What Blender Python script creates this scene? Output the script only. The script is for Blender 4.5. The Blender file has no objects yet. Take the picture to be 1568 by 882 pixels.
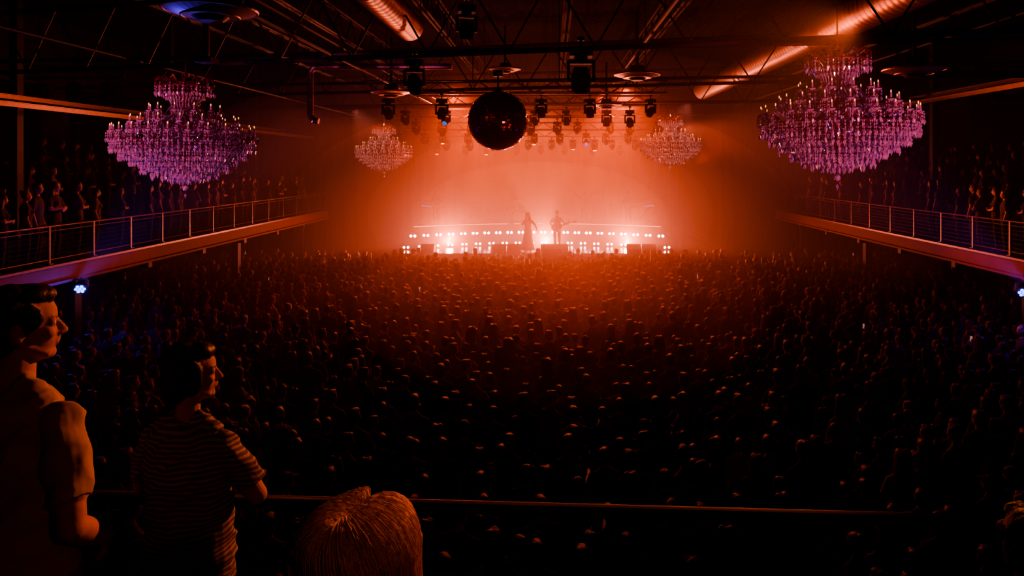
import bpy, math, random
from math import sin, cos, pi, radians
from mathutils import Vector, Matrix, Euler, noise
from mathutils.bvhtree import BVHTree
random.seed(7)
S = bpy.context.scene
COL = S.collection
S.view_settings.view_transform = 'AgX'
S.view_settings.look = 'AgX - Medium High Contrast'

# ------------------------------------------------------------------ materials
def mat(name, color, rough=0.6, metal=0.0, emis=None, estr=0.0, var=0.25, nscale=8.0, bump=0.0, rnd=0.0, spec=0.5, samp=True):
    m = bpy.data.materials.new(name); m.use_nodes = True
    nt = m.node_tree; b = nt.nodes['Principled BSDF']
    b.inputs['Roughness'].default_value = rough
    b.inputs['Metallic'].default_value = metal
    b.inputs['Specular IOR Level'].default_value = spec
    tc = nt.nodes.new('ShaderNodeTexCoord')
    nz = nt.nodes.new('ShaderNodeTexNoise'); nz.inputs['Scale'].default_value = nscale
    nt.links.new(tc.outputs['Object'], nz.inputs['Vector'])
    mx = nt.nodes.new('ShaderNodeMix'); mx.data_type = 'RGBA'
    c = list(color)
    mx.inputs[6].default_value = [x*(1-var) for x in c]+[1]
    mx.inputs[7].default_value = [min(1, x*(1+var)) for x in c]+[1]
    nt.links.new(nz.outputs['Fac'], mx.inputs[0])
    out = mx.outputs[2]
    if rnd > 0:
        oi = nt.nodes.new('ShaderNodeObjectInfo')
        hs = nt.nodes.new('ShaderNodeHueSaturation')
        mr = nt.nodes.new('ShaderNodeMapRange'); mr.inputs[3].default_value = 1-rnd; mr.inputs[4].default_value = 1+rnd*2.5
        nt.links.new(oi.outputs['Random'], mr.inputs[0]); nt.links.new(mr.outputs[0], hs.inputs['Value'])
        nt.links.new(out, hs.inputs['Color']); out = hs.outputs[0]
    nt.links.new(out, b.inputs['Base Color'])
    if bump > 0:
        bp = nt.nodes.new('ShaderNodeBump'); bp.inputs['Strength'].default_value = bump; bp.inputs['Distance'].default_value = 0.02
        nt.links.new(nz.outputs['Fac'], bp.inputs['Height']); nt.links.new(bp.outputs[0], b.inputs['Normal'])
    if emis:
        b.inputs['Emission Color'].default_value = (*emis, 1); b.inputs['Emission Strength'].default_value = estr
        if not samp: m.cycles.emission_sampling = 'NONE'
    return m

def striped(name, c1, c2, freq):
    m = mat(name, c1, 0.85, spec=.2); nt = m.node_tree; b = nt.nodes['Principled BSDF']
    tc = nt.nodes.new('ShaderNodeTexCoord'); sp = nt.nodes.new('ShaderNodeSeparateXYZ')
    nt.links.new(tc.outputs['Object'], sp.inputs[0])
    nz = nt.nodes.new('ShaderNodeTexNoise'); nz.inputs['Scale'].default_value = 5
    nt.links.new(tc.outputs['Object'], nz.inputs['Vector'])
    ad = nt.nodes.new('ShaderNodeMath'); ad.operation = 'MULTIPLY_ADD'; ad.inputs[1].default_value = 0.06
    nt.links.new(nz.outputs['Fac'], ad.inputs[0]); nt.links.new(sp.outputs[2], ad.inputs[2])
    mu = nt.nodes.new('ShaderNodeMath'); mu.operation = 'MULTIPLY'; mu.inputs[1].default_value = freq
    nt.links.new(ad.outputs[0], mu.inputs[0])
    sn = nt.nodes.new('ShaderNodeMath'); sn.operation = 'SINE'; nt.links.new(mu.outputs[0], sn.inputs[0])
    gt = nt.nodes.new('ShaderNodeMath'); gt.operation = 'GREATER_THAN'; gt.inputs[1].default_value = 0.2
    nt.links.new(sn.outputs[0], gt.inputs[0])
    mx = nt.nodes.new('ShaderNodeMix'); mx.data_type = 'RGBA'
    mx.inputs[6].default_value = (*c1, 1); mx.inputs[7].default_value = (*c2, 1)
    nt.links.new(gt.outputs[0], mx.inputs[0]); nt.links.new(mx.outputs[2], b.inputs['Base Color'])
    return m

M = {}
M['black'] = mat('black_paint', (0.012, 0.010, 0.012), 0.6, spec=.3)
M['floor'] = mat('hall_floor', (0.02, 0.017, 0.017), 0.5)
M['wall'] = mat('dark_wall', (0.02, 0.012, 0.012), 0.85, nscale=2)
M['ceil'] = mat('ceiling_deck', (0.006, 0.004, 0.004), 0.9, nscale=1.5, spec=.1)
M['steel'] = mat('painted_steel', (0.07, 0.04, 0.035), 0.5, 0.3)
M['steeld'] = mat('dark_steel', (0.018, 0.011, 0.011), 0.55, 0.2)
M['rail'] = mat('rail_metal', (0.13, 0.09, 0.085), 0.4, 0.6)
M['truss'] = mat('truss_aluminium', (0.22, 0.16, 0.14), 0.4, 0.6)
M['fascia'] = mat('fascia_panel', (0.20, 0.07, 0.05), 0.7, nscale=3)
M['galv'] = mat('galvanised_duct', (0.6, 0.5, 0.45), 0.42, 0.7, nscale=3)
M['drape'] = mat('velvet_drape', (0.012, 0.004, 0.003), 0.95, spec=.05)
M['stage'] = mat('stage_deck', (0.05, 0.04, 0.04), 0.18)
M['brass'] = mat('brass', (0.5, 0.28, 0.16), 0.3, 0.8)
M['crystal'] = mat('cut_crystal', (0.82, 0.72, 0.76), 0.12, 0.3, spec=1.0, var=.35, nscale=40)
M['candle'] = mat('candle_sleeve', (0.6, 0.5, 0.4), 0.6)
M['flame'] = mat('candle_bulb', (1, .6, .3), 0.4, emis=(1, 0.34, 0.10), estr=1.8, samp=False)
M['mirror'] = mat('mirror_tile', (0.42, 0.22, 0.22), 0.2, .9, nscale=30)
M['lens'] = mat('lamp_lens', (0.1, 0.08, 0.08), 0.1, 0.3)
M['lampw'] = mat('blinder_lamp', (1, .7, .7), 0.4, emis=(1, 0.42, 0.38), estr=60)
M['lampo'] = mat('orange_lamp', (1, .4, .2), 0.4, emis=(1, 0.24, 0.08), estr=7, samp=False)
M['lampb'] = mat('blue_lamp', (.02, .05, 1), 0.4, emis=(0.0, 0.06, 1), estr=9, samp=False)
M['cyanl'] = mat('cyan_lamp', (.02, .1, .3), 0.4, emis=(0.05, 0.3, 1), estr=.6, samp=False)
M['phone'] = mat('phone_screen', (.8, .8, 1), 0.4, emis=(1.0, 0.4, 0.3), estr=.35, samp=False)
M['skin'] = mat('skin', (0.36, 0.20, 0.15), 0.7, spec=.2, nscale=25, bump=.05)
M['skinc'] = mat('skin_crowd', (0.34, 0.20, 0.15), 0.5, rnd=0.3)
M['hair'] = mat('dark_hair', (0.016, 0.010, 0.008), 0.5, nscale=60, bump=0.2, spec=.35)
M['hairc'] = mat('hair_crowd', (0.05, 0.03, 0.022), 0.45, rnd=0.8, nscale=40, bump=0.4)
M['blond'] = mat('blond_hair', (0.72, 0.46, 0.26), 0.5, nscale=60, bump=0.3)
M['eye'] = mat('eye', (0.3, 0.25, 0.22), 0.3)
M['shirtc'] = mat('shirt_crowd', (0.035, 0.028, 0.03), 0.9, rnd=0.9, spec=.2)
M['shirtc2'] = mat('light_shirt_crowd', (0.10, 0.08, 0.08), 0.9, rnd=0.8, spec=.2)
M['pants'] = mat('denim', (0.03, 0.035, 0.05), 0.9)
M['tee'] = mat('plain_tshirt', (0.32, 0.27, 0.28), 0.95, nscale=9, bump=0.9, spec=.1)
M['stripe'] = striped('striped_tshirt', (0.10, 0.075, 0.075), (0.30, 0.24, 0.23), 2*pi/0.020)
M['dress'] = mat('stage_dress', (0.015, 0.006, 0.006), 0.8)
M['white'] = mat('white_shirt', (0.75, 0.75, 0.85), 0.8)
M['wood'] = mat('guitar_wood', (0.35, 0.12, 0.05), 0.3)

# ------------------------------------------------------------------ mesh builder
class MB:
    def __init__(s): s.v = []; s.f = []; s.m = []; s.mats = []
    def mi(s, k):
        if k not in s.mats: s.mats.append(k)
        return s.mats.index(k)
    def add(s, vs, fs, k):
        o = len(s.v); i = s.mi(k); s.v += [tuple(x) for x in vs]
        for f in fs: s.f.append(tuple(o+a for a in f)); s.m.append(i)
    def box(s, c, d, k, R=None):
        c = Vector(c); vs = []
        for x in (-.5, .5):
            for y in (-.5, .5):
                for z in (-.5, .5):
                    p = Vector((x*d[0], y*d[1], z*d[2]))
                    if R: p = R @ p
                    vs.append(c+p)
        s.add(vs, [(0,1,3,2),(4,6,7,5),(0,4,5,1),(2,3,7,6),(0,2,6,4),(1,5,7,3)], k)
    def cyl(s, a, b, r1, k, r2=None, n=8, cap=True):
        if r2 is None: r2 = r1
        a = Vector(a); b = Vector(b); d = (b-a)
        if d.length < 1e-6: return
        d.normalize(); t = Vector((0,0,1)) if abs(d.z) < .95 else Vector((1,0,0))
        u = d.cross(t).normalized(); w = d.cross(u)
        vs = [a+(u*cos(2*pi*i/n)+w*sin(2*pi*i/n))*r1 for i in range(n)]+[b+(u*cos(2*pi*i/n)+w*sin(2*pi*i/n))*r2 for i in range(n)]
        fs = [(i, (i+1) % n, n+(i+1) % n, n+i) for i in range(n)]
        if cap: fs += [tuple(range(n))[::-1], tuple(range(n, 2*n))]
        s.add(vs, fs, k)
    def tube(s, pts, r, k, n=6):
        for i in range(len(pts)-1): s.cyl(pts[i], pts[i+1], r, k, n=n)
    def ell(s, c, r, k, R=None, nu=14, nv=9):
        c = Vector(c)
        if not hasattr(r, '__len__'): r = (r, r, r)
        vs = [(0,0,r[2])]
        for j in range(1, nv):
            th = pi*j/nv
            for i in range(nu): vs.append((r[0]*sin(th)*cos(2*pi*i/nu), r[1]*sin(th)*sin(2*pi*i/nu), r[2]*cos(th)))
        vs.append((0,0,-r[2]))
        fs = [(0, 1+i, 1+(i+1) % nu) for i in range(nu)]
        for j in range(nv-2):
            for i in range(nu):
                a = 1+j*nu+i; b = 1+j*nu+(i+1) % nu; fs.append((a, a+nu, b+nu, b))
        L = len(vs)-1; o = 1+(nv-2)*nu
        fs += [(L, o+(i+1) % nu, o+i) for i in range(nu)]
        vs = [c+((R @ Vector(p)) if R else Vector(p)) for p in vs]
        s.add(vs, fs, k)
    def loft(s, rings, k, n=20):
        vs = []
        for (c, rx, ry) in rings:
            for i in range(n): vs.append((c[0]+rx*cos(2*pi*i/n), c[1]+ry*sin(2*pi*i/n), c[2]))
        fs = []
        for j in range(len(rings)-1):
            for i in range(n): fs.append((j*n+i, j*n+(i+1) % n, (j+1)*n+(i+1) % n, (j+1)*n+i))
        fs += [tuple(range(n))[::-1], tuple(range((len(rings)-1)*n, len(rings)*n))]
        s.add(vs, fs, k)
    def ring(s, c, R, r, k, n=40, m=6):
        vs = []; fs = []
        for i in range(n):
            a = 2*pi*i/n
            for j in range(m):
                b = 2*pi*j/m; q = R+r*cos(b)
                vs.append((c[0]+q*cos(a), c[1]+q*sin(a), c[2]+r*sin(b)))
        for i in range(n):
            for j in range(m):
                fs.append((i*m+j, ((i+1) % n)*m+j, ((i+1) % n)*m+(j+1) % m, i*m+(j+1) % m))
        s.add(vs, fs, k)
    def octa(s, c, r, h, k, tw=0.0):
        x, y, z = c
        vs = [(x, y, z+h)]+[(x+r*cos(tw+i*pi/2), y+r*sin(tw+i*pi/2), z+h*.25) for i in range(4)]+[(x, y, z-h)]
        s.add(vs, [(0,1,2),(0,2,3),(0,3,4),(0,4,1),(5,2,1),(5,3,2),(5,4,3),(5,1,4)], k)
    def mesh(s, name, smooth=False):
        me = bpy.data.meshes.new(name); me.from_pydata(s.v, [], s.f)
        for k in s.mats: me.materials.append(M[k])
        me.polygons.foreach_set('material_index', s.m)
        if smooth: me.polygons.foreach_set('use_smooth', [True]*len(me.polygons))
        me.update(); return me
    def obj(s, name, loc=(0,0,0), rotz=0, smooth=False, parent=None):
        return place(s.mesh(name, smooth), name, loc, rotz, parent)
def place(me, name, loc=(0,0,0), rotz=0, parent=None, scale=1):
    o = bpy.data.objects.new(name, me); COL.objects.link(o)
    o.location = loc; o.rotation_euler = (0, 0, rotz); o.scale = (scale,)*3
    if parent: o.parent = parent
    return o

# ------------------------------------------------------------------ people
def head_parts(h, hair, skin, hairm, fem, top):
    h.ell((0,-.012,.030), (.073,.094,.087), skin, nu=20, nv=14)
    h.ell((0,.030,.030), (.060,.056,.060), skin, nu=20, nv=14)
    h.ell((0,.030,-.035), (.056,.056,.078), skin, nu=20, nv=14)
    h.ell((0,.060,-.088), (.026 if fem else .031,.024,.020), skin)
    h.ell((0,.018,-.072), (.048 if fem else .054,.052,.030), skin)
    for sx in (-1, 1):
        h.cyl((sx*.060,-.006,-.040), (sx*.026,.062,-.090), .017, skin, .016)
        h.ell((sx*.044,.060,-.022), (.020,.022,.018), skin)
        h.ell((sx*.077,-.010,-.012), (.008,.018,.031), skin, Matrix.Rotation(sx*.35, 3, 'Z'))
        h.ell((sx*.075,-.004,-.036), (.007,.009,.010), skin)
        h.ell((sx*.030,.072,.003), (.014,.011,.010), 'eye')
        h.cyl((sx*.014,.081,.018), (sx*.045,.070,.020), .0065, skin, .005)
        h.cyl((sx*.014,.086,.021), (sx*.044,.074,.026), .0032, hairm, .0028)
        h.ell((sx*.009,.094,-.030), (.008,.009,.007), skin)
    h.cyl((0,.080,.014), (0,.103,-.024), .0075, skin, .010); h.ell((0,.103,-.026), .0105, skin)
    h.cyl((0,.078,-.038), (0,.086,-.046), .012, skin, .011)
    h.cyl((-.017,.083,-.050), (.017,.083,-.050), .0058, skin); h.ell((0,.088,-.051), (.012,.006,.005), skin)
    h.cyl((-.014,.082,-.061), (.014,.082,-.061), .0065, skin)
    h.ell((0,-.034,.052), (.083,.090,.077), hairm, nu=20, nv=14)
    if hair == 'short':
        h.ell((0,-.055,.0), (.075,.058,.090), hairm); h.ell((0,.022,.090), (.058,.062,.036), hairm)
        for sx in (-1, 1): h.ell((sx*.070,.014,.030), (.013,.036,.042), hairm); h.ell((sx*.062,-.045,-.02), (.018,.032,.055), hairm); h.cyl((sx*.074,.012,.01), (sx*.074,.014,-.02), .008, hairm, .005)
    if hair == 'bob':
        h.ell((0,-.050,-.022), (.088,.070,.100), hairm); h.ell((0,.022,.085), (.064,.062,.040), hairm)
        for sx in (-1, 1): h.ell((sx*.074,-.002,.000), (.018,.044,.075), hairm)
    if hair == 'long':
        h.ell((0,-.045,-.03), (.098,.078,.13), hairm)
        h.loft([((0,-.085,-.36), .075,.03), ((0,-.085,-.25), .10,.045), ((0,-.07,-.12), .105,.06), ((0,-.05,0), .095,.07)], hairm)
        for sx in (-1,1):
            h.ell((sx*.045,.0,.055), (.055,.085,.08), hairm)
            h.cyl((sx*.082,.0,.02), (sx*.098,-.01,-.14), .03, hairm, .035); h.cyl((sx*.098,-.01,-.14), (sx*.09,.0,-.30), .035, hairm, .015)
    if hair == 'bun':
        h.ell((0,-.05,.01), (.076,.06,.075), hairm); h.ell((0,-.10,.10), .045, hairm)
    if hair == 'cap':
        h.ell((0,-.015,.055), (.09,.105,.075), top); h.ell((0,.11,.045), (.065,.07,.01), top); h.ell((0,-.05,.0), (.076,.058,.075), hairm)

def person_parts(hair='short', top='tee', pant='pants', skin='skin', hairm='hair', arms=None, yaw=0, pitch=0,
                 seated=False, fem=False, fingers=True, stance=0.11, dress=False, loose=1.0):
    b = MB()
    sw = 0.158 if fem else 0.180
    for sx in (-1, 1):
        hip = Vector((sx*.09, 0, .90))
        if seated:
            hip = Vector((sx*.09, 0, .58)); kn = Vector((sx*.17, .42, .52)); an = Vector((sx*.17, .40, .09))
        else:
            kn = Vector((sx*(stance-.01), .015, .49)); an = Vector((sx*stance, -.02, .09))
        b.cyl(hip, kn, .092, pant, .06, n=14); b.ell(hip, .092, pant); b.ell(kn, .06, pant)
        b.cyl(kn, an, .06, pant, .045, n=14); b.ell(an, .046, pant)
        b.ell(an+Vector((0, .07, -.052)), (.045, .13, .038), pant)
    dz = -.32 if seated else 0
    w = .93 if fem else 1
    if dress:
        b.loft([((0,0,.06), .34, .32), ((0,0,.3), .27, .26), ((0,0,.6), .21, .2), ((0,0,.9), .17, .14), ((0,0,1.08), .125, .1)], top, 24)
    q = loose
    b.loft([((0,0,.80+dz if q > 1 else .84+dz), .178*w*q, .128*q), ((0,0,.95+dz), .178*w*q, .128*q), ((0,.0,1.08+dz), .156*w*q*q, .115*q), ((0,.005,1.2+dz), .172*w*q, .122*q),
            ((0,0,1.29+dz), .192*w, .128), ((0,-.005,1.36+dz), .192*w, .115), ((0,-.01,1.405+dz), .165*w, .098), ((0,-.012,1.435+dz), .120*w, .082), ((0,-.012,1.462+dz), .076, .070)], top, 24)
    if fem: b.ell((-.075, .09, 1.27+dz), .07, top); b.ell((.075, .09, 1.27+dz), .07, top)
    nb = Vector((0, -.014, 1.42+dz)); hc = Vector((0, .02, 1.635+dz))
    b.cyl(nb, hc+Vector((0,-.020,-.05)), .057 if not fem else .046, skin, .051 if not fem else .043, n=16)
    for sx in (-1, 1):
        b.cyl((sx*.035,-.02,1.47+dz), (sx*.125,-.012,1.405+dz), .042 if not fem else .034, top, .040, n=12)
    arms = arms or {}
    for sx, key in ((1, 'R'), (-1, 'L')):
        sh = Vector((sx*sw, -.003, 1.368+dz))
        el, wr, hd, pn = arms.get(key, ((sx*.25, -.02, 1.12), (sx*.25, .06, .87), (0, .1, -1), (-sx, 0, 0)))
        el = Vector(el)+Vector((0,0,dz)); wr = Vector(wr)+Vector((0,0,dz)); hd = Vector(hd).normalized(); pn = Vector(pn)
        long = top in ('white', 'dress')
        b.ell(sh, .062 if not fem else .055, top)
        b.cyl(sh, el, .047, skin, .038, n=14); b.ell(el, .039, top if long else skin)
        fm = el.lerp(wr, .35)
        b.cyl(el, fm, .038, skin if not long else top, .040, n=14); b.ell(fm, .040, skin if not long else top); b.cyl(fm, wr, .040, skin if not long else top, .026, n=14)
        mid = sh.lerp(el, 0.98 if long else 0.76)
        b.cyl(sh, mid, (.059 if not fem else .053), top, (.052 if not long else .046)*q, n=16)
        b.cyl(sh+Vector((-sx*.03,0,-.07)), sh.lerp(el,.45)+Vector((-sx*.012,0,0)), .045, top, .036, n=12)
        pn = (pn-hd*pn.dot(hd)).normalized(); sd = hd.cross(pn)
        b.ell(wr, .027, skin)
        L = [.070, .080, .074, .058]
        for i in range(4):
            off = (i-1.5)
            kn = wr+hd*(.088-.004*abs(off))+sd*off*.021
            b.cyl(wr+sd*off*.010, kn, .014, skin, .0115, n=8); b.ell(kn, .0115, skin, nu=8, nv=6)
            if fingers:
                p = kn; d = (hd+sd*off*.10).normalized()
                for qq, fr in enumerate((.45, .32, .23)):
                    d = (d+pn*(.28+.1*qq)).normalized(); p2 = p+d*L[i]*fr
                    b.cyl(p, p2, .0092-.0008*qq, skin, .0086-.0008*qq, n=8); b.ell(p2, .0088-.0008*qq, skin, nu=8, nv=6); p = p2
        th = wr+hd*.03-sd*.03
        b.cyl(wr+hd*.015, th, .016, skin, .013, n=8); b.ell(th, .013, skin, nu=8, nv=6)
        t2 = th+(hd*.8-sd*.5+pn*.4).normalized()*.033; t3 = t2+(hd+pn*.4).normalized()*.026
        b.cyl(th, t2, .012, skin, .0105, n=8); b.ell(t2, .0105, skin, nu=8, nv=6); b.cyl(t2, t3, .0105, skin, .008, n=8); b.ell(t3, .008, skin, nu=8, nv=6)
    h = MB(); h.mats = b.mats
    head_parts(h, hair, skin, hairm, fem, top)
    R = Matrix.Translation(hc) @ Euler((pitch, 0, yaw), 'XYZ').to_matrix().to_4x4()
    o = len(b.v)
    b.v += [tuple(R @ Vector(v)) for v in h.v]
    for f, m in zip(h.f, h.m): b.f.append(tuple(o+a for a in f)); b.m.append(m)
    return b, R
def fuse(b, name, voxel, smooth_it=2, folds=False):
    me = bpy.data.meshes.new('tmp'); me.from_pydata(b.v, [], b.f)
    ob = bpy.data.objects.new('tmp', me); COL.objects.link(ob)
    r = ob.modifiers.new('r', 'REMESH'); r.mode = 'VOXEL'; r.voxel_size = voxel
    s = ob.modifiers.new('s', 'SMOOTH'); s.iterations = smooth_it; s.factor = .5
    dg = bpy.context.evaluated_depsgraph_get(); dg.update()
    nm = bpy.data.meshes.new_from_object(ob.evaluated_get(dg), depsgraph=dg)
    bvh = BVHTree.FromPolygons([Vector(v) for v in b.v], b.f)
    idx = []
    for p in nm.polygons:
        q = bvh.find_nearest(p.center); idx.append(b.m[q[2]] if q[2] is not None else 0)
    if folds:
        cloth = set(i for i, k in enumerate(b.mats) if k in ('tee', 'stripe', 'pants'))
        hr = set(i for i, k in enumerate(b.mats) if k in ('hair', 'blond'))
        n = len(nm.vertices)
        co = [0.0]*(3*n); nm.vertices.foreach_get('co', co)
        no = [0.0]*(3*n); nm.vertices.foreach_get('normal', no)
        vm = [9]*n
        for p, i in zip(nm.polygons, idx):
            t = 1 if i in cloth else (2 if i in hr else 0)
            for v in p.vertices: vm[v] = min(vm[v], t)
        for vi in range(n):
            t = vm[vi]
            if t not in (1, 2): continue
            c = Vector(co[3*vi:3*vi+3])
            if t == 1:
                d = noise.noise(Vector((c.x*6+c.z*5, c.y*6, c.z*9)))*.010-abs(noise.noise(Vector((c.x*12-c.z*10, c.y*9, c.z*9+4))))*.024+.007
            else:
                d = noise.noise(Vector((c.x*40, c.y*40, c.z*15)))*.004+noise.noise(c*85)*.001+.001
            for k in range(3): co[3*vi+k] += no[3*vi+k]*d
        nm.vertices.foreach_set('co', co)
    nm.materials.clear()
    for k in b.mats: nm.materials.append(M[k])
    nm.polygons.foreach_set('material_index', idx); nm.polygons.foreach_set('use_smooth', [True]*len(idx))
    nm.name = name; nm.update()
    bpy.data.objects.remove(ob)
    return nm

UP = lambda sx: ((sx*.28, .14, 1.46), (sx*.22, .22, 1.72), (0, .1, 1), (0, 1, 0))
FOLD = {'R': ((.26, .06, 1.14), (.02, .22, 1.16), (-1, .1, .1), (0, -1, 0)), 'L': ((-.26, .06, 1.14), (-.02, .20, 1.10), (1, .1, .1), (0, -1, 0))}
src = bpy.data.collections.new('crowd_people')
variants = [
    dict(hair='short', top='shirtc', stance=.12), dict(hair='long', top='shirtc', fem=True, arms=FOLD),
    dict(hair='short', top='shirtc2', arms=FOLD), dict(hair='bun', top='shirtc', fem=True),
    dict(hair='cap', top='shirtc'), dict(hair='long', top='shirtc2', fem=True), dict(hair='short', top='shirtc', arms={'R': UP(1)}),
    dict(hair='bob', top='shirtc', fem=True, yaw=.4), dict(hair='short', top='shirtc2', yaw=-.6), dict(hair='bob', top='shirtc2', fem=True, yaw=-.7, arms=FOLD)]
for i, v in enumerate(variants):
    b, _ = person_parts(skin='skinc', hairm='hairc', fingers=False, **v)
    if i == 6: b.box((.22, .29, 1.80), (.075, .01, .15), 'phone')
    me = fuse(b, 'crowd_person_mesh', .021, 2)
    o = bpy.data.objects.new('person_%d' % i, me); src.objects.link(o)

def gn_group():
    ng = bpy.data.node_groups.new('scatter_people', 'GeometryNodeTree')
    ng.interface.new_socket('Geometry', in_out='INPUT', socket_type='NodeSocketGeometry')
    ng.interface.new_socket('Geometry', in_out='OUTPUT', socket_type='NodeSocketGeometry')
    N = ng.nodes; gi = N.new('NodeGroupInput'); go = N.new('NodeGroupOutput')
    ci = N.new('GeometryNodeCollectionInfo'); ci.inputs['Collection'].default_value = src
    ci.inputs['Separate Children'].default_value = True; ci.inputs['Reset Children'].default_value = True
    ip = N.new('GeometryNodeInstanceOnPoints'); ip.inputs['Pick Instance'].default_value = True
    def na(name, t):
        n = N.new('GeometryNodeInputNamedAttribute'); n.data_type = t; n.inputs['Name'].default_value = name; return n
    ni = na('idx', 'INT'); nr = na('rot', 'FLOAT_VECTOR'); ns = na('scl', 'FLOAT_VECTOR')
    e2r = N.new('FunctionNodeEulerToRotation')
    L = ng.links.new
    L(gi.outputs[0], ip.inputs['Points']); L(ci.outputs[0], ip.inputs['Instance'])
    L(ni.outputs['Attribute'], ip.inputs['Instance Index'])
    L(nr.outputs['Attribute'], e2r.inputs[0]); L(e2r.outputs[0], ip.inputs['Rotation']); L(ns.outputs['Attribute'], ip.inputs['Scale'])
    L(ip.outputs[0], go.inputs[0]); return ng
NG = gn_group()
def scatter(name, pts):
    me = bpy.data.meshes.new(name); me.from_pydata([p[:3] for p in pts], [], [])
    a = me.attributes.new('rot', 'FLOAT_VECTOR', 'POINT'); a.data.foreach_set('vector', [c for p in pts for c in (0, 0, p[3])])
    a = me.attributes.new('scl', 'FLOAT_VECTOR', 'POINT'); a.data.foreach_set('vector', [c for p in pts for c in (p[4],)*3])
    a = me.attributes.new('idx', 'INT', 'POINT'); a.data.foreach_set('value', [p[5] for p in pts])
    o = bpy.data.objects.new(name, me); COL.objects.link(o)
    m = o.modifiers.new('scatter', 'NODES'); m.node_group = NG
    return o
W8 = [0]*5+[1]*3+[2]*3+[3]*2+[4]*2+[5]*3+[7]*2+[8]*2+[9]*2
pts = []
y = 5.2; row = 0
while y < 30.9:
    x = -15.5+(row % 2)*.3
    while x < 15.5:
        if random.random() < .93:
            px = x+random.uniform(-.26, .26); py = y+random.uniform(-.26, .26)
            if not (abs(abs(px)-11.7) < .4 and min(abs(py-c) for c in (8, 16.7, 25.3, 31.8)) < .4):
                i = 6 if random.random() < .006 else random.choice(W8)
                yaw = random.gauss(0, .4)+math.atan2(px+.6, 34-py)*.7
                pts.append((px, py, 0, yaw, random.uniform(.85, 1.09), i))
        x += .58
    y += .56; row += 1
scatter('concert_crowd', pts)

# ------------------------------------------------------------------ room shell
def simple(name, c, d, k):
    b = MB(); b.box((0,0,0), d, k); return b.obj(name, c)
simple('floor', (0, 18, -.1), (36, 50, .2), 'floor')
simple('wall_left', (-17.6, 18, 5.5), (.3, 50, 11), 'wall')
simple('wall_right', (17.6, 18, 5.5), (.3, 50, 11), 'wall')
simple('wall_back', (0, -6.6, 5.5), (36, .3, 11), 'wall')
simple('wall_front', (0, 42.8, 5.5), (36, .3, 11), 'wall')
b = MB()
n = 260
for i in range(n):
    x0 = -17.5+35*i/n; x1 = -17.5+35*(i+1)/n; z0 = .07*(i % 2); z1 = .07*((i+1) % 2)
    b.add([(x0,-6.5,z0),(x1,-6.5,z1),(x1,42.8,z1),(x0,42.8,z0)], [(0,1,2,3)], 'ceil')
b.box((0,18,.2), (36,50,.1), 'ceil')
b.obj('ceiling', (0,0,10.6))

# ------------------------------------------------------------------ side balconies
def balcony(side, X):
    s = side
    b = MB()
    y0, y1 = 3.2, 33.5; L = y1-y0; cy = (y0+y1)/2
    b.box((s*(X+3.2), cy, 3.22), (6.3, L, .28), 'wall')
    for t in range(3):
        w = 6.3-1.7-1.2*t
        b.box((s*(X+6.35-w/2), cy, 3.57+.42*t), (w, L, .42), 'wall')
    b.box((s*(X+.03), cy, 3.18), (.08, L, .40), 'fascia')
    b.box((s*(X-.02), cy, 3.37), (.14, L, .05), 'rail')
    b.box((s*(X-.02), cy, 2.98), (.16, L, .06), 'fascia')
    yy = y0+1
    while yy < y1:
        b.box((s*(X+.12), yy, 2.9), (.25, .18, .22), 'steeld'); yy += 2.9
    b.obj('balcony_gallery')
    r = MB(); xr = s*(X+.05)
    yy = 3.4; i = 0
    while yy < y1:
        r.box((xr, yy, 3.80), (.05, .05, .86), 'rail')
        r.box((xr, yy, 3.41), (.12, .12, .02), 'rail')
        yy += 1.45; i += 1
    r.cyl((xr, y0, 4.23), (xr, y1, 4.23), .024, 'rail', n=10)
    r.cyl((xr, y0, 3.5), (xr, y1, 3.5), .014, 'rail')
    r.cyl((xr, y0, 4.13), (xr, y1, 4.13), .012, 'rail')
    for q in range(1, 6): r.cyl((xr, y0, 3.5+q*.105), (xr, y1, 3.5+q*.105), .004, 'steeld', n=5)
    r.obj('balcony_railing')
    for cyy in (8.0, 16.7, 25.3, 31.8):
        c = MB(); c.box((0,0,1.54), (.24,.24,3.08), 'steeld'); c.box((0,0,.05), (.4,.4,.1), 'steeld'); c.box((0,0,3.0), (.36,.36,.12), 'steeld')
        c.obj('support_column', (s*(X+.7), cyy, 0))
balcony(-1, 11.0); balcony(1, 11.0)
pts = []
for s in (-1, 1):
    for t in range(4):
        X = 11.45+(0 if t == 0 else 1.0+1.2*t); z = 3.36 if t == 0 else 3.36+.42*t
        y = 9.0
        while y < 31.5:
            if random.random() < .85:
                pts.append((s*(X+random.uniform(-.1, .35)), y, z, s*random.uniform(.5, 1.1)+random.gauss(0, .2), random.uniform(.9, 1.05), random.choice(W8)))
            y += random.uniform(.48, .8)
scatter('balcony_audience', pts)
def ibeam(name, a, bb, h=.3, w=.18, k='steel'):
    a = Vector(a); bb = Vector(bb); d = bb-a; ang = math.atan2(d.y, d.x); L = d.length; R = Matrix.Rotation(ang, 3, 'Z')
    b = MB(); c = (0,0,0); t = min(.03, h*.2)
    b.box((0,0,h/2), (L,w,t), k, R); b.box((0,0,-h/2), (L,w,t), k, R); b.box((0,0,0), (L,.02,h), k, R)
    return b.obj(name, (a+bb)/2)
ibeam('steel_beam', (-11.2, 3, 6.85), (-11.2, 32, 6.85), .09, .09, 'truss')
ibeam('steel_beam', (-12.4, 3, 7.15), (-12.4, 32, 7.15), .09, .09, 'truss')
ibeam('steel_beam', (11.2, 3, 7.5), (11.2, 32, 7.5), .10, .10, 'truss')
ibeam('steel_beam', (12.6, 3, 7.9), (12.6, 32, 7.9), .10, .10, 'truss')
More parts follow.
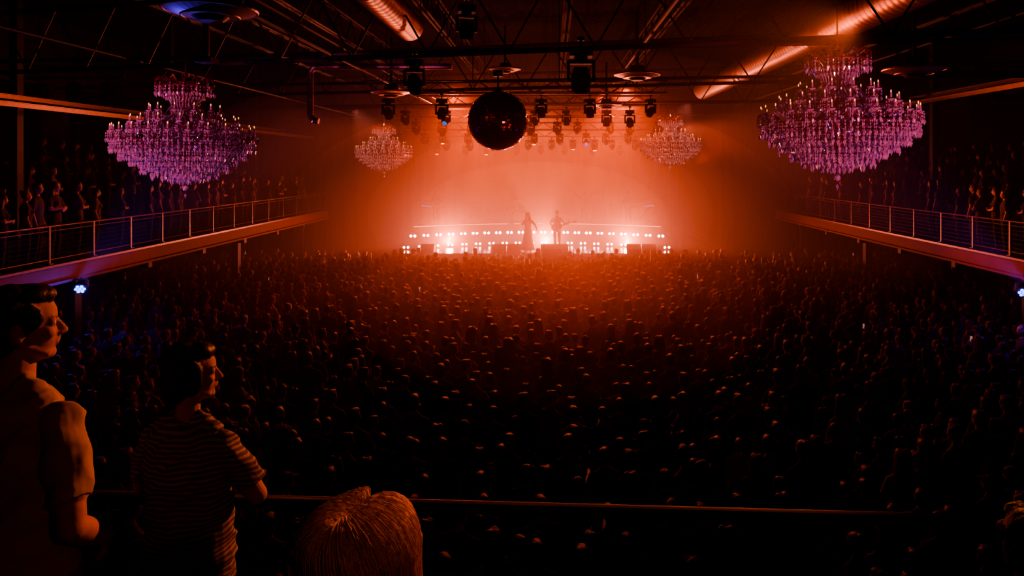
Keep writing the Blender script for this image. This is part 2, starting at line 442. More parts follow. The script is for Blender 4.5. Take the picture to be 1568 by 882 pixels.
for s in (-1, 1):
    for yy in (10, 16.7, 23.4, 30):
        c = MB(); c.box((0,0,3.62), (.2,.2,7.24), 'steeld'); c.box((0,0,0.02), (.34,.34,.04), 'steeld')
        c.obj('steel_column', (s*13.1, yy, 3.36))
    for k, yy in enumerate((6.5, 11.5, 16.5, 21.5, 26.5)):
        p = MB(); p.box((0,0,0), (.12, 3.4, 2.6), 'drape'); p.box((0,0,1.35), (.16, 3.6, .1), 'steeld'); p.box((0,0,-1.35), (.16, 3.6, .1), 'steeld')
        p.obj('acoustic_panel', (s*17.36, yy, 7.0))

# ------------------------------------------------------------------ roof joists
def joist(a, bb, h=1.15, step=.75, name='roof_joist', k='steel', ch=.05):
    a = Vector(a); bb = Vector(bb); d = bb-a; L = d.length; n = int(L/step); u = d/L
    side = Vector((-u.y, u.x, 0))*.06
    b = MB(); mid = (a+bb)/2; a = a-mid; bb = bb-mid
    for sd in (-1, 1):
        b.cyl(a+side*sd, bb+side*sd, ch*.8, k, n=4)
        b.cyl(a+side*sd+Vector((0,0,h)), bb+side*sd+Vector((0,0,h)), ch*.8, k, n=4)
    for i in range(n):
        p = a+u*(L*i/n); q = a+u*(L*(i+.5)/n)+Vector((0,0,h)); r = a+u*(L*(i+1)/n)
        b.cyl(p, q, .02, k, n=5); b.cyl(q, r, .02, k, n=5)
    return b.obj(name, mid)
for (yl, yr, z, h) in ((15.8, 8.0, 7.6, 1.3), (9.5, 2.5, 8.2, 1.2), (22.5, 15.6, 7.75, 1.2), (28, 22.5, 7.8, 1.2), (33, 29, 7.8, 1.2)):
    joist((-15.8, yl, z), (15.8, yr, z), h, 1.5)
ibeam('steel_beam', (-15.8, 12.2, 8.7), (15.8, 5.2, 8.7), .35, .2, 'steeld')
for x in (-9, -6, -3, 0.4, 3, 9.6):
    joist((x, 4, 9.2), (x, 32, 9.2), .7, 1.2, k='steeld', ch=.04)
b = MB()
for x, z, r in ((-4.6, 7.9, .04), (-4.3, 8.0, .025), (1.9, 8.1, .04), (8.4, 8.3, .04), (-8.4, 7.7, .035)):
    b.cyl((x, 3, z), (x, 31, z), r, 'steeld', n=8)
for yy, z in ((7.2, 8.0), (13.6, 7.9), (18.6, 7.9), (24.6, 7.8)):
    b.cyl((-15, yy+2, z), (15, yy-2, z), .045, 'steel', n=8)
b.obj('ceiling_conduit')
b = MB(); b.tube([(-5.5,16.4,7.95),(-5.72,16.4,7.93),(-5.8,16.4,7.82),(-5.8,16.4,6.75),(-5.72,16.4,6.66),(-5.6,16.4,6.64)], .075, 'galv', 12)
b.cyl((-5.5,16.4,7.95),(-2.4,16.4,7.95),.075,'galv',n=12)
b.obj('bent_vent_pipe')

def duct(x, y0, y1, z, R):
    b = MB(); n = 28; m = int((y1-y0)/.05); vs = []; fs = []
    for j in range(m+1):
        yy = y0+(y1-y0)*j/m; r = R*(1.0+(.035 if j % 4 == 0 else 0))
        for i in range(n): vs.append((r*cos(2*pi*i/n), yy, r*sin(2*pi*i/n)))
    for j in range(m):
        for i in range(n): fs.append((j*n+i, j*n+(i+1) % n, (j+1)*n+(i+1) % n, (j+1)*n+i))
    fs += [tuple(range(n)), tuple(range(m*n, m*n+n))]
    b.add(vs, fs, 'galv')
    yy = y0+1
    while yy < y1:
        b.cyl((R, yy, 0), (R, yy, 10.6-z), .012, 'steel'); b.cyl((-R, yy, 0), (-R, yy, 10.6-z), .012, 'steel'); yy += 3
    b.obj('spiral_air_duct', (x, 0, z), smooth=True)
duct(6.4, 6.5, 29, 8.75, .38)
duct(-2.95, 9.9, 14.2, 8.45, .28)

# ------------------------------------------------------------------ round ceiling diffusers
b = MB()
b.loft([((0,0,-.07), .12, .12), ((0,0,0), .20, .20), ((0,0,.02), .2, .2)], 'steel', 28)
b.loft([((0,0,-.02), .26, .26), ((0,0,.04), .44, .44), ((0,0,.06), .44, .44)], 'galv', 32)
b.ring((0,0,-.015), .27, .012, 'galv'); b.ring((0,0,.03), .36, .012, 'steel'); b.ring((0,0,.05), .44, .02, 'galv')
b.cyl((0,0,.04), (0,0,.22), .2, 'steel', .13, n=20); b.cyl((0,0,.2), (0,0,1.3), .03, 'steel')
dm = b.mesh('round_diffuser')
for x, y_, z, s in ((-3.65, 7.3, 7.2, 1.05), (2.0, 16, 7.65, 1.2), (-4.0, 17, 7.35, 1.1), (1.6, 20, 7.3, 1.0), (7.7, 14.5, 7.55, 1.4), (-1.2, 17.5, 8.0, .9)):
    place(dm, 'round_ceiling_diffuser', (x, y_, z), scale=s)
b = MB(); b.cyl((0,0,0), (0,0,1.6), .035, 'galv', n=10); b.cyl((0,0,1.6), (0,0,1.66), .09, 'galv', n=12); b.box((0,0,-.03), (.2,.2,.06), 'steel')
b.obj('hanging_pipe', (-4.05, 8.0, 6.85))

# ------------------------------------------------------------------ chandelier
def chandelier_mesh():
    b = MB(); rnd = random.Random(3)
    def P(r, a, z): return (r*cos(a), r*sin(a), z)
    b.cyl((0,0,1.0), (0,0,-.62), .022, 'brass', n=10)
    b.ell((0,0,.92), (.12,.12,.06), 'brass'); b.ell((0,0,.52), (.10,.10,.09), 'brass'); b.ell((0,0,.2), (.14,.14,.1), 'brass'); b.ell((0,0,-.3), (.10,.10,.1), 'brass')
    b.ring((0,0,.84), .38, .018, 'brass'); b.ring((0,0,.72), .27, .014, 'brass'); b.ring((0,0,.47), .21, .014, 'brass'); b.ring((0,0,.22), .5, .014, 'brass')
    def drop(x, y, z, L, big=.018):
        nb = max(1, int(L/.045)-1)
        for i in range(nb): b.octa((x, y, z-.02-i*.042), big*.62, .021, 'crystal', rnd.random()*3)
        zz = z-.02-nb*.042; b.octa((x, y, zz-big*1.2), big*1.1, big*2.3, 'crystal', rnd.random()*3)
    for i in range(14):
        a = 2*pi*i/14
        b.tube([P(.03,a,.62), P(.14,a,.74), P(.27,a,.92), P(.37,a,.99), P(.43,a,.94), P(.42,a,.84), P(.36,a,.80)], .014, 'brass', 5)
        x, y, z = P(.43,a,.88); drop(x, y, z, .2, .024)
    for i in range(36):
        a = 2*pi*i/36; x, y, z = P(.38,a,.83); drop(x, y, z, .16, .018)
        x, y, z = P(.28,a,.72); drop(x, y, z, .12, .015)
        x, y, z = P(.22,a,.46); drop(x, y, z, .14, .016)
        x, y, z = P(.5,a,.21); drop(x, y, z, .14, .016)
    for i in range(30):
        a = 2*pi*i/30
        for j in range(26):
            t = j/25
            r = .27+(.19-.27)*math.sin(min(t*2, 1)*pi/2) if t < .5 else .19+(.72-.19)*((t-.5)*2)**1.7
            z = .72-(.72-.14)*t
            b.octa(P(r, a, z), .012, .019, 'crystal', rnd.random()*3)
    for (nn, r, z, off, zh) in ((12, .52, .40, 0, .34), (16, .78, .22, .1, .12), (24, 1.03, .07, .05, -.06)):
        for i in range(nn):
            a = 2*pi*(i+off*5)/nn
            b.tube([P(.06,a,zh), P(r*.35,a,zh-.06), P(r*.65,a,zh-.08), P(r*.88,a,z-.12), P(r,a,z-.03), P(r,a,z)], .014, 'brass', 5)
            b.tube([P(.06,a+.06,zh+.12), P(r*.3,a+.06,zh+.22), P(r*.5,a+.06,zh+.12), P(r*.62,a+.06,zh-.02)], .010, 'crystal', 5)
            x, y, zz = P(r, a, z)
            b.cyl((x,y,zz), (x,y,zz+.03), .02, 'crystal', .055, n=8)
            b.cyl((x,y,zz+.02), (x,y,zz+.11), .013, 'candle', n=6); b.ell((x,y,zz+.13), (.009,.009,.020), 'flame', nu=6, nv=5)
            for k in range(5):
                aa = 2*pi*k/5; drop(x+.055*cos(aa), y+.055*sin(aa), zz+.01, .14, .018)
    for (r, z, L) in ((1.04, -.04, .2), (.92, -.12, .24), (.78, -.20, .26), (.63, -.29, .27), (.48, -.38, .26), (.34, -.46, .22), (.21, -.52, .2), (.09, -.58, .16)):
        b.ring((0,0,z), r, .009, 'brass')
        nn = max(8, int(2*pi*r/.075))
        for i in range(nn):
            x, y, zz = P(r, 2*pi*i/nn, z); drop(x, y, zz, L*rnd.uniform(.85, 1.1), .021)
        for i in range(int(nn/2)):
            x, y, zz = P(r-.06, 2*pi*i/(nn/2), z+.1); drop(x, y, zz, L, .016)
    for i in range(12):
        a = 2*pi*i/12; b.cyl(P(.05,a,-.3), P(1.04,a,-.04), .007, 'brass', n=4)
    b.ell((0,0,-.80), .045, 'crystal'); b.cyl((0,0,-.6), (0,0,-.9), .006, 'brass'); b.octa((0,0,-.93), .022, .05, 'crystal')
    b.cyl((0,0,1.0), (0,0,1.6), .012, 'brass', n=8); b.cyl((0,0,1.0), (0,0,1.05), .06, 'brass', n=12)
    return b.mesh('chandelier')
cm = chandelier_mesh()
for x, y_, z, rz, sc in ((3.93, 9.4, 6.20, 0, .98), (-5.93, 11.05, 6.02, .2, 1.0), (-6.49, 26.4, 6.10, .4, 1.02), (4.2, 24.2, 6.30, .1, 1.02)):
    place(cm, 'crystal_chandelier', (x, y_, z), rz, scale=sc)

# ------------------------------------------------------------------ mirror ball
b = MB(); R = .70; nv = 40
for j in range(nv):
    t0 = pi*j/nv+.008; t1 = pi*(j+1)/nv-.008; tm = (t0+t1)/2
    nu = max(6, int(2*pi*R*sin(tm)/(pi*R/nv)))
    for i in range(nu):
        a0 = 2*pi*i/nu+.08/nu; a1 = 2*pi*(i+1)/nu-.08/nu*2
        tx = random.uniform(-.0035, .0035); ty = random.uniform(-.0035, .0035)
        vs = []
        for (t, a, q) in ((t0,a0,tx+ty),(t1,a0,tx-ty),(t1,a1,-tx-ty),(t0,a1,-tx+ty)):
            r = R+q; vs.append((r*sin(t)*cos(a), r*sin(t)*sin(a), r*cos(t)))
        b.add(vs, [(0,1,2,3)], 'mirror')
b.ell((0,0,0), R-.02, 'black', nu=32, nv=20)
b.cyl((0,0,R-.02), (0,0,R+.08), .09, 'steel', n=14); b.cyl((0,0,R+.06), (0,0,R+.38), .02, 'steel'); b.box((0,0,R+.4), (.22,.22,.14), 'steeld')
b.obj('mirror_ball', (-1.26, 16, 6.63))

# ------------------------------------------------------------------ moving head lights
def head_mesh(tilt, lens='lens'):
    b = MB()
    b.cyl((0,0,.10), (0,0,.24), .02, 'steeld'); b.box((0,0,.22), (.09,.07,.05), 'steeld')
    b.box((0,0,.04), (.30,.24,.12), 'black'); b.cyl((0,0,-.02), (0,0,-.07), .09, 'black', n=14)
    b.box((0,0,-.09), (.36,.12,.05), 'black')
    for s in (-1, 1): b.box((s*.165,0,-.22), (.04,.12,.28), 'black')
    R = Matrix.Rotation(tilt, 3, 'X'); c = Vector((0,0,-.32))
    b.cyl(c+R @ Vector((0,0,.17)), c+R @ Vector((0,0,.02)), .09, 'black', .135, n=16)
    b.cyl(c+R @ Vector((0,0,.02)), c+R @ Vector((0,0,-.15)), .135, 'black', .12, n=16)
    b.cyl(c+R @ Vector((0,0,-.15)), c+R @ Vector((0,0,-.165)), .10, lens, n=16)
    b.cyl((-.17,0,-.32), (.17,0,-.32), .03, 'black', n=10)
    return b.mesh('moving_head')
heads = [head_mesh(.2), head_mesh(-.7), head_mesh(.9), head_mesh(-.2, 'lampo'), head_mesh(-.9, 'cyanl')]
def hang(x, y_, z, i=0, s=1, r=0): place(heads[i], 'moving_head_light', (x, y_, z), r, scale=s)
hang(.40, 9.4, 7.10, 0, 1.05); hang(-2.25, 11.2, 7.22, 2, .95); hang(-1.2, 9.6, 7.75, 0, .8, .3)

# ------------------------------------------------------------------ box trusses with fixtures
def box_truss(name, x0, x1, y_, z, w=.32, k='truss'):
    b = MB(); cx = (x0+x1)/2; L = x1-x0
    for sy in (-1, 1):
        for sz in (-1, 1): b.cyl((-L/2, sy*w/2, sz*w/2), (L/2, sy*w/2, sz*w/2), .022, k, n=6)
    n = int(L/.5)
    for i in range(n):
        a = -L/2+L*i/n; c = -L/2+L*(i+1)/n; s = 1 if i % 2 else -1
        for sy in (-1, 1): b.cyl((a, sy*w/2, -s*w/2), (c, sy*w/2, s*w/2), .011, k, n=4)
        for sz in (-1, 1): b.cyl((a, -s*w/2, sz*w/2), (c, s*w/2, sz*w/2), .011, k, n=4)
    q = -L/2+.6
    while q < L/2:
        b.cyl((q,0,w/2), (q,0,10.6-z), .014, 'steeld', n=5); q += (L-1.2)/3
    b.obj(name, (cx, y_, z))
rr = random.Random(5)
for (x0, x1, y_, z, nf) in ((-5.2, 3.2, 19.0, 7.75, 6), (-5.4, 3.4, 23.0, 7.75, 8), (-6, 5.0, 27.5, 7.65, 10), (-7.5, 6.2, 31.2, 7.35, 13), (-7, 5.8, 35, 7.2, 12), (-7, 5.8, 38, 7.0, 9)):
    box_truss('lighting_truss', x0, x1, y_, z)
    for i in range(nf):
        x = x0+.6+(x1-x0-1.2)*i/(nf-1)+rr.uniform(-.2, .2)
        hang(x, y_, z-.42, rr.choice([0, 0, 1, 2] if y_ < 31 else [0, 1, 2, 3]) if (y_, i) not in ((23.0, 1), (31.2, 8)) else 4, rr.uniform(.8, 1.0), rr.uniform(-.6, .6))
for s in (-1, 1):
    for yy in (14, 20):
        box_truss('lighting_truss', s*14-1.6, s*14+1.6, yy, 8.3)
        for q in (-1, 0, 1): hang(s*14+q, yy, 7.88, 1, 1, s*-.8)

# ------------------------------------------------------------------ stage
b = MB()
b.box((-.6, 37.2, .72), (17.5, 10.4, 1.44), 'stage'); b.box((-.6, 31.98, .75), (17.5, .06, 1.3), 'drape')
b.obj('stage_platform')
def curtain(name, x0, x1, y_, z0, z1, k='drape', along='x'):
    b = MB(); n = int(abs(x1-x0)/.07); vs = []
    for i in range(n+1):
        t = x0+(x1-x0)*i/n; o = .09*sin(i*.85)+.03*sin(i*2.3)
        for z in (z0, z1): vs.append((t, y_+o, z) if along == 'x' else (y_+o, t, z))
    b.add(vs, [(2*i, 2*i+2, 2*i+3, 2*i+1) for i in range(n)], k)
    b.cyl((x0, y_, z1) if along == 'x' else (y_, x0, z1), (x1, y_, z1) if along == 'x' else (y_, x1, z1), .04, 'steeld')
    b.obj(name, smooth=True)
curtain('stage_curtain', -17.3, -9.6, 33.8, .02, 10.4); curtain('stage_curtain', 8.4, 17.3, 33.8, .02, 10.4)
curtain('stage_backdrop', -9.4, 8.2, 42.3, 1.46, 9.8)
def riser():
    b = MB(); cx = -.75
    n = 40
    for (hw, yf, sag, z0, z1) in ((6.3, 36.8, 1.9, 1.44, 2.44), (6.6, 36.2, 2.1, 1.44, 1.98), (6.8, 35.4, 2.2, 1.44, 1.62)):
        vs = []
        for i in range(n+1):
            t = -1+2*i/n; x = cx+hw*t; y_ = yf-sag*t*t
            vs += [(x, y_, z0), (x, y_, z1), (x, 40.2, z1), (x, 40.2, z0)]
        fs = []
        for i in range(n):
            for q in range(4): fs.append((4*i+q, 4*i+4+q, 4*i+4+(q+1) % 4, 4*i+(q+1) % 4))
        fs += [(0,1,2,3), (4*n+3, 4*n+2, 4*n+1, 4*n)]
        b.add(vs, fs, 'stage')
    b.obj('band_riser')
    l = MB()
    for (hw, yf, sag, z, nl, k, r) in ((6.5, 36.14, 2.1, 2.02, 22, 'lampw', .064), (6.7, 35.34, 2.2, 1.56, 20, 'lampw', .054)):
        for i in range(nl):
            t = -1+2*(i+.5)/nl; x = cx+hw*t; y_ = yf-sag*t*t-.05
            l.box((x, y_+.03, z), (.36, .05, .17), 'black')
            for q in (-.1, .1): l.ell((x+q, y_-.01, z), (r, .03, r), k, nu=8, nv=5)
    hw, yf, sag = 6.3, 36.75, 1.9
    for i in range(40):
        t0 = -1+2*i/40; t1 = -1+2*(i+1)/40
        if abs(t0+t1) < .5 and i % 2: continue
        l.cyl((cx+hw*t0, yf-sag*t0*t0, 2.42), (cx+hw*t1, yf-sag*t1*t1, 2.42), .014, 'lampo', n=5)
    l.obj('stage_blinder_lamps')
riser()
def wedge(x, y_):
    b = MB()
    b.add([(-.33,-.25,0),(.33,-.25,0),(.33,.25,0),(-.33,.25,0),(-.33,-.12,.38),(.33,-.12,.38),(.33,.22,.16),(-.33,.22,.16),(-.33,-.25,.30),(.33,-.25,.30)],
          [(0,3,2,1),(0,1,9,8),(8,9,5,4),(4,5,6,7),(7,6,2,3),(0,8,4,7,3),(1,2,6,5,9)], 'black')
    b.obj('monitor_wedge', (x, y_, 1.44), pi)
for x in (-5.9, -2.5, -1.8, -.2, .45, 3.9, 4.6): wedge(x, 32.4)
def amp(x, y_, z):
    b = MB(); b.box((0,0,.38), (.7,.35,.76), 'black'); b.box((0,-.18,.34), (.62,.02,.56), 'steeld'); b.box((0,0,.88), (.66,.3,.22), 'black'); b.box((0,-.155,.88), (.6,.01,.14), 'steel')
    b.obj('guitar_amplifier', (x, y_, z))
amp(3.6, 38.4, 2.44); amp(2.6, 38.6, 2.44); amp(-4.3, 38.5, 2.44)
def keyboard(x, y_, z, tilt=.12):
    b = MB(); R = Matrix.Rotation(tilt, 3, 'Y')
    b.box((0,0,.95), (1.3,.35,.08), 'truss', R)
    b.box((0,.18,1.18), (1.1,.3,.07), 'truss', R)
    b.box((.3*(1 if tilt < 0 else -1),-.19,.95), (.5,.02,.05), 'cyanl', R)
    for s in (-1, 1): b.cyl((s*.5,-.2,0), (-s*.4,0,.93), .02, 'steeld')
    b.obj('stage_keyboard', (x, y_, z))
keyboard(-6.4, 36.6, 2.44, .1); keyboard(4.9, 36.6, 2.44, -.15)
b = MB()
b.cyl((0,-.25,.3), (0,.2,.3), .28, 'rail', n=24); b.cyl((0,-.26,.3), (0,-.255,.3), .26, 'white', n=24)
for x, y_, z, r in ((-.25,-.1,.72,.15), (.2,-.1,.72,.16), (.55,.25,.42,.2), (-.5,.3,.6,.17)): b.cyl((x,y_,z), (x,y_,z+.2), r, 'rail', n=18)
for x, y_, z in ((-.75,0,1.05), (.7,-.1,1.15), (-.4,-.3,1.25), (.95,.3,1.05)):
    b.cyl((x,y_,z), (x,y_,z+.02), .24, 'brass', .03, n=20); b.cyl((x,y_,0), (x,y_,z), .012, 'rail')
    for k in range(3): b.cyl((x,y_,.25), (x+.22*cos(k*2.1),y_+.22*sin(k*2.1),0), .01, 'rail')
b.cyl((.55,.25,0), (.55,.25,.42), .02, 'rail'); b.cyl((-.5,.3,0), (-.5,.3,.6), .02, 'rail')
b.obj('drum_kit', (-1.9, 38.0, 2.44))
def mic(x, y_, z):
    b = MB(); b.cyl((0,0,0), (0,0,.03), .13, 'steeld', n=16); b.cyl((0,0,.03), (0,0,1.45), .011, 'steeld'); b.cyl((0,0,1.45), (0,.14,1.52), .015, 'black', .02); b.ell((0,.15,1.53), .028, 'steeld')
    b.obj('microphone_stand', (x, y_, z))
mic(.2, 32.6, 1.44); mic(1.75, 36.85, 2.44)

def performer(name, x, y_, z, rot=pi, sc=1, extra=None, **kw):
    b, Rm = person_parts(fingers=True, **kw)
    me = fuse(b, name, .014, 2)
    return place(me, name, (x, y_, z), rot, scale=sc)
SING = {'R': ((.24, .16, 1.22), (.05, .2, 1.45), (-.3, .2, 1), (0, -1, 0)), 'L': ((-.34, .0, 1.18), (-.42, .16, .98), (-.2, .5, -.8), (1, 0, 0))}
GTR = {'R': ((.30, -.02, 1.15), (.12, .24, 1.05), (-1, .2, -.1), (0, -1, 0)), 'L': ((-.30, .08, 1.18), (-.44, .30, 1.22), (-.3, .2, 1), (1, 0, 0))}
RAISE = {'R': ((.40, .05, 1.52), (.52, .1, 1.72), (.3, 0, 1), (0, 1, 0)), 'L': ((-.40, .05, 1.5), (-.52, .1, 1.70), (-.3, 0, 1), (0, 1, 0))}
KEY = {'R': ((.26, .05, 1.13), (.2, .30, 1.06), (0, 1, -.1), (0, 0, -1)), 'L': ((-.26, .05, 1.13), (-.2, .30, 1.06), (0, 1, -.1), (0, 0, -1))}
performer('lead_singer', -1.15, 32.75, 1.44, sc=1.06, hair='long', top='dress', pant='dress', fem=True, dress=True, arms=SING)
g = performer('guitarist', .25, 33.1, 1.44, pi+.2, sc=1.1, hair='short', top='white', arms=GTR)
def guitar(parent):
    b = MB(); R = Matrix.Rotation(-.25, 3, 'Y')
    b.ell((.10,.17,1.02), (.20,.035,.15), 'wood', R, nu=20); b.ell((-.07,.17,1.07), (.13,.035,.12), 'wood', R, nu=20)
    b.box((-.42,.19,1.18), (.62,.03,.05), 'wood', Matrix.Rotation(.24, 3, 'Y')); b.box((-.76,.19,1.265), (.14,.03,.08), 'black', Matrix.Rotation(.24, 3, 'Y'))
    b.obj('guitar', parent=parent)
guitar(g)
performer('bass_player', 1.75, 37.1, 2.44, pi-.2, hair='short', top='dress', arms=RAISE)
g = performer('backing_guitarist', 4.1, 36.6, 2.44, pi+.2, hair='short', top='dress', arms=GTR); guitar(g)
performer('keyboard_player', -6.3, 37.2, 2.44, pi, hair='short', top='dress', arms=KEY)
performer('drummer', -1.9, 38.65, 2.44, pi, hair='short', top='white', seated=True, arms=KEY)
b = MB(); b.cyl((0,0,0), (0,0,.42), .03, 'steeld'); b.cyl((0,0,.42), (0,0,.50), .17, 'black', n=16); b.cyl((0,0,0), (0,0,.03), .2, 'steeld', n=12); b.obj('drum_stool', (-1.9, 38.67, 2.44))

# ------------------------------------------------------------------ rear balcony (where the camera stands)
b = MB()
b.box((0, -.85, 3.2), (22, 7.6, .4), 'wall')
b.box((0, 2.90, 3.2), (21.9, .6, .35), 'wall')
b.box((0, -2.9, 3.65), (22, 7.0, .5), 'wall')
b.obj('rear_balcony')
b = MB()
def ry(x): return 2.80-.055*x
xs = [-9.66+2.1*i for i in range(11) if i != 4]
for x in xs:
    if ry(x) > 3.15: continue
    b.box((x, ry(x), 3.79), (.04,.04,.80), 'black'); b.box((x, ry(x), 3.38), (.13,.13,.02), 'black')
b.cyl((-6, ry(-6), 4.205), (9.6, ry(9.6), 4.205), .008, 'galv', n=8)
b.cyl((-6, ry(-6), 4.18), (9.6, ry(9.6), 4.18), .022, 'black', n=8)
for z in (3.5, 3.7, 3.9): b.cyl((-6, ry(-6), z), (9.6, ry(9.6), z), .004, 'drape', n=5)
b.obj('rear_balcony_railing')

def spectator(name, x, y_, z, rot, sc, voxel=.0055, strands=0, **kw):
    b, Rm = person_parts(fingers=True, **kw)
    me = fuse(b, name, voxel, 3, True)
    o = place(me, name, (x, y_, z), rot, scale=sc)
    if strands:
        cu = bpy.data.curves.new('hair_strands', 'CURVE'); cu.dimensions = '3D'; cu.bevel_depth = .0008; cu.bevel_resolution = 0
        cu.materials.append(M['blond']); rn = random.Random(1)
        for i in range(strands):
            az = rn.uniform(-pi, pi)
            if abs(az-pi/2) < .55: continue
            y0 = .045*sin(az)+rn.uniform(-.012, .012); rad = rn.uniform(1.0, 1.10); ptsl = []
            fall = rn.uniform(.22, .32); segs = 13; ph = 3*sin(az*4)+rn.uniform(0, .5)
            for k in range(segs):
                t = k/(segs-1)*2.0
                if t < 1.15:
                    phi = t*1.4
                    X = sin(phi)*cos(az)*.128*rad; Y = -.02+y0*cos(phi)+sin(phi)*sin(az)*.110*rad
                    Z = .035+cos(phi)*.098*rad-.005*math.exp(-(X/.014)**2)+.008*abs(sin(phi*1.5))
                    hx = (X, Y, Z)
                else:
                    u = (t-1.15)/.85
                    X = hx[0]*(1+.12*u)+.006*sin(u*7+ph)*.6; Y = hx[1]-.015*u+.004*sin(u*6+ph*2); Z = hx[2]-u*fall
                ptsl.append(Rm @ Vector((X+rn.gauss(0, .0006), Y+rn.gauss(0, .0006), Z+rn.gauss(0, .0005))))
            sp = cu.splines.new('POLY'); sp.points.add(len(ptsl)-1)
            for q, p in enumerate(ptsl): sp.points[q].co = (*p, 1); sp.points[q].radius = 1-.5*q/len(ptsl)
        so = bpy.data.objects.new('hair_strands', cu); COL.objects.link(so); so.parent = o
    return o
HIP = {'R': ((.280, -.06, 1.10), (.215, .10, .98), (-.6, .6, -.6), (-.5, -.5, 0)), 'L': ((-.25, -.02, 1.12), (-.24, .08, .88), (0, .1, -1), (1, 0, 0))}
spectator('man_in_tshirt', -1.67, 2.13, 3.40, -.25, 1.035, hair='short', top='tee', arms=HIP, yaw=-.70, loose=1.09)
spectator('woman_in_striped_shirt', -1.30, 2.45, 3.40, -.15, .885, hair='bob', top='stripe', fem=True, arms=FOLD, yaw=-1.0, loose=1.10)
spectator('blond_woman', -.36, 1.27, 3.40, -.1, .882, hair='long', hairm='blond', top='shirtc', fem=True, yaw=-.25, strands=9000)
spectator('young_spectator', 1.21, 1.72, 3.40, .0, .755, voxel=.007, hair='short', hairm='hair', top='shirtc', yaw=-.1)

# ------------------------------------------------------------------ blue fixtures below balconies
def par(name, x, y_, z, rz):
    b = MB(); R = Matrix.Rotation(rz, 3, 'Z') @ Matrix.Rotation(.5, 3, 'X')
    b.cyl(R @ Vector((0,.14,0)), R @ Vector((0,-.12,0)), .10, 'black', .14, n=16)
    for i in range(7):
        a = 2*pi*i/6; q = (0, 0) if i == 6 else (.08*cos(a), .08*sin(a))
        b.cyl(R @ Vector((q[0], -.12, q[1])), R @ Vector((q[0], -.13, q[1])), .036, 'lampb', n=8)
    b.box((0,0,.15), (.32,.05,.03), 'steeld'); b.box((.15,0,.07), (.02,.04,.18), 'steeld'); b.box((-.15,0,.07), (.02,.04,.18), 'steeld')
    b.cyl((0,0,.14), (0,0,.2), .015, 'steeld')
    b.obj(name, (x, y_, z))
par('blue_par_light', -10.75, 15.6, 2.83, .35); par('blue_par_light', 10.75, 15.6, 2.75, -.35)

# ------------------------------------------------------------------ haze (theatrical fog)
def haze(name, c, d, dens, col, an=.35, ell=True):
    m = bpy.data.materials.new(name); m.use_nodes = True; nt = m.node_tree; nt.nodes.clear()
    o = nt.nodes.new('ShaderNodeOutputMaterial'); v = nt.nodes.new('ShaderNodeVolumeScatter')
    v.inputs['Color'].default_value = (*col, 1); v.inputs['Density'].default_value = dens; v.inputs['Anisotropy'].default_value = an
    nt.links.new(v.outputs[0], o.inputs['Volume'])
    b = MB()
    if ell: b.ell((0,0,0), d, 'black', nu=48, nv=28)
    else: b.box((0,0,0), d, 'black')
    ob = b.obj(name, c); ob.data.materials.clear(); ob.data.materials.append(m)
haze('stage_haze', (-.6, 38.7, 2.6), (7.2, 5.2, 3.2), .08, (1, .85, .8))
haze('stage_haze', (-.6, 38.2, 2.9), (9.6, 6.8, 4.6), .045, (1, .85, .8))
haze('stage_haze', (-.6, 34.5, 3.0), (12.5, 10.5, 6.0), .026, (1, .8, .75))
haze('stage_haze', (-.6, 29, 3.0), (15.5, 14, 7.4), .018, (1, .8, .75))
haze('hall_haze', (0, 18.4, 5.1), (33, 27.4, 9.9), .0035, (1, .8, .75), ell=False)
haze('fog_puff', (.95, 16.6, 2.4), (1.3, 2.4, .75), .024, (1, .7, .6))
haze('fog_puff', (.75, 17.2, 2.5), (2.5, 4.2, 1.3), .018, (1, .7, .6))
haze('fog_puff', (.20, 18.0, 2.6), (5.0, 8, 1.9), .016, (1, .7, .6))

# ------------------------------------------------------------------ lights
def light(kind, name, loc, power, col, target=None, size=.1, ang=60, blend=.6):
    l = bpy.data.lights.new(name, kind); l.energy = power; l.color = col
    if kind == 'AREA': l.size = size
    else: l.shadow_soft_size = size
    if kind == 'SPOT': l.spot_size = radians(ang); l.spot_blend = blend
    o = bpy.data.objects.new(name, l); COL.objects.link(o); o.location = loc
    if target: o.rotation_euler = (Vector(target)-Vector(loc)).to_track_quat('-Z', 'Y').to_euler()
    return o
OR = (1, .10, .018); PK = (1, .165, .08)
for x in (-5.2, -.3, 3.8):
    light('SPOT', 'riser_floodlight', (x, 34.6, 1.75), 4300, PK, (x*.8, 22, 3.6), .12, 150, .9)
for x in (-4.6, -.6, 3.6):
    light('SPOT', 'overhead_stage_spot', (x, 40.3, 9.3), 4300, OR, (x*.7-.2, 34, 1.5), .15, 100, 1.0)
for x in (-4, 3):
    light('SPOT', 'audience_wash_spot', (x, 27.5, 8.6), 4600, OR, (x*.5, 21, 1.5), .12, 100, 1.0)
light('SPOT', 'crowd_beam_spot', (1.8, 24.0, 8.2), 2700, (1, .08, .018), (.7, 17.0, 2.2), .08, 46, 1.0)
light('SPOT', 'balcony_key_spot', (4.2, 9.5, 7.6), 4600, (1, .20, .06), (-.9, 2.0, 4.8), .08, 28, .8)
light('SPOT', 'spectator_back_fill', (3.0, -2.5, 7.4), 85, (1, .19, .10), (-1.0, 2.2, 4.5), .2, 46, .9)  # added fill from behind the camera so the spectators' backs read, no real downlight
light('SPOT', 'duct_fill_spot', (4.0, 19, 5.6), 420, OR, (6.2, 13, 8.8), .15, 52, .9)  # both duct spots are added fill hanging in mid-air, no fixture there
light('SPOT', 'duct_fill_spot', (-4.5, 20, 5.6), 90, OR, (-3, 14.5, 8.8), .15, 50, .9)
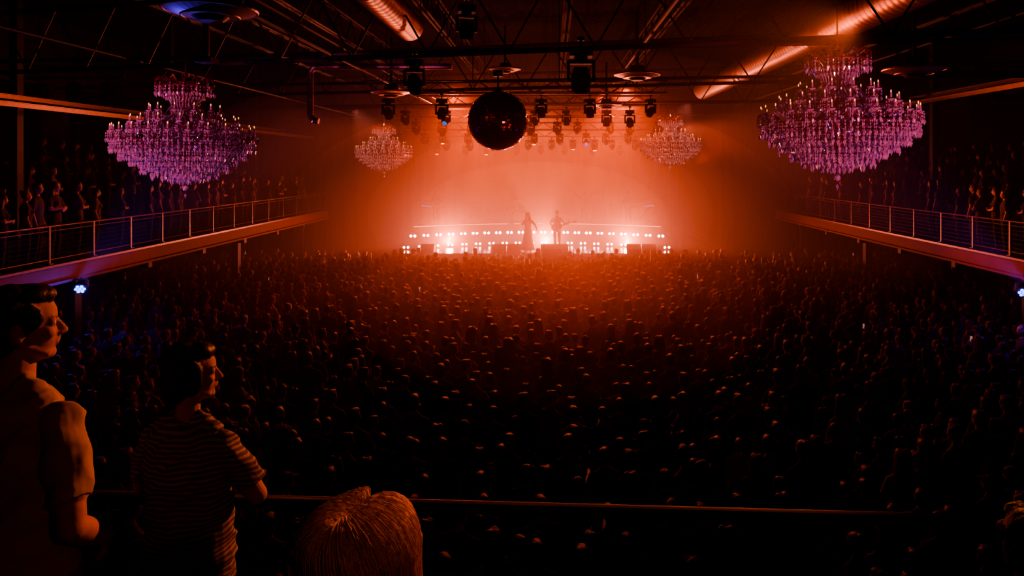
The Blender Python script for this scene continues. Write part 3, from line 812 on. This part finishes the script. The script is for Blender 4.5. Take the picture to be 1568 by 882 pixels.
light('SPOT', 'gallery_fill_spot', (4, 22, 6.8), 2300, (1, .17, .08), (13.2, 15, 4.9), .12, 50, .9)  # added fill on each side to brighten the balcony audience and beams
light('SPOT', 'gallery_fill_spot', (-5, 22, 6.8), 1500, (1, .17, .08), (-13.2, 15, 4.9), .12, 50, .9)
light('SPOT', 'purple_uplight', (-10.6, 15.3, 3.0), 2500, (.12, .06, 1), (-5.93, 11.05, 5.5), .08, 17, .6)
light('SPOT', 'purple_uplight', (10.6, 15.3, 3.0), 2200, (.32, .05, 1), (3.93, 9.4, 5.8), .08, 16, .6)
light('SPOT', 'chandelier_fill_spot', (-7.5, 4.2, 4.4), 1600, (1, .15, .42), (-5.93, 11.05, 6.0), .08, 20, .5)  # chandelier spots are added fill to light the crystals, no lamps of the hall
light('SPOT', 'chandelier_fill_spot', (5.0, 3.6, 4.4), 1200, (1, .15, .32), (3.93, 9.4, 6.2), .08, 24, .5)
light('SPOT', 'chandelier_fill_spot', (-5.8, 20.0, 7.2), 1600, (1, .28, .22), (-6.49, 26.4, 6.2), .08, 24, .5)
light('SPOT', 'chandelier_fill_spot', (3.6, 18.0, 7.2), 1500, (1, .28, .22), (4.2, 24.2, 6.3), .08, 24, .5)
light('SPOT', 'mirror_ball_fill_spot', (-4.0, 8.6, 7.5), 160, (1, .14, .12), (-1.26, 16, 6.5), .05, 11, .3)  # pair of added fill spots to bring out the mirror ball facets
light('SPOT', 'mirror_ball_fill_spot', (3.0, 10.0, 4.2), 200, (1, .10, .05), (-1.26, 16, 6.4), .25, 13, .3)
light('POINT', 'blue_glow', (-10.5, 15.3, 2.75), 30, (.03, .04, 1), size=.05)
light('POINT', 'blue_glow', (10.5, 15.3, 2.7), 18, (.15, .04, 1), size=.05)

w = bpy.data.worlds.new('world'); S.world = w; w.use_nodes = True
w.node_tree.nodes['Background'].inputs[0].default_value = (.25, .2, .6, 1); w.node_tree.nodes['Background'].inputs[1].default_value = .006

# ------------------------------------------------------------------ camera
cam = bpy.data.cameras.new('camera'); co = bpy.data.objects.new('camera', cam); COL.objects.link(co)
cam.lens = 24; cam.sensor_width = 36; cam.shift_x = -61/1568; cam.shift_y = -189/1568
co.location = (0, 0, 5.6); co.rotation_euler = (pi/2, 0, 0); cam.clip_end = 200
S.camera = co
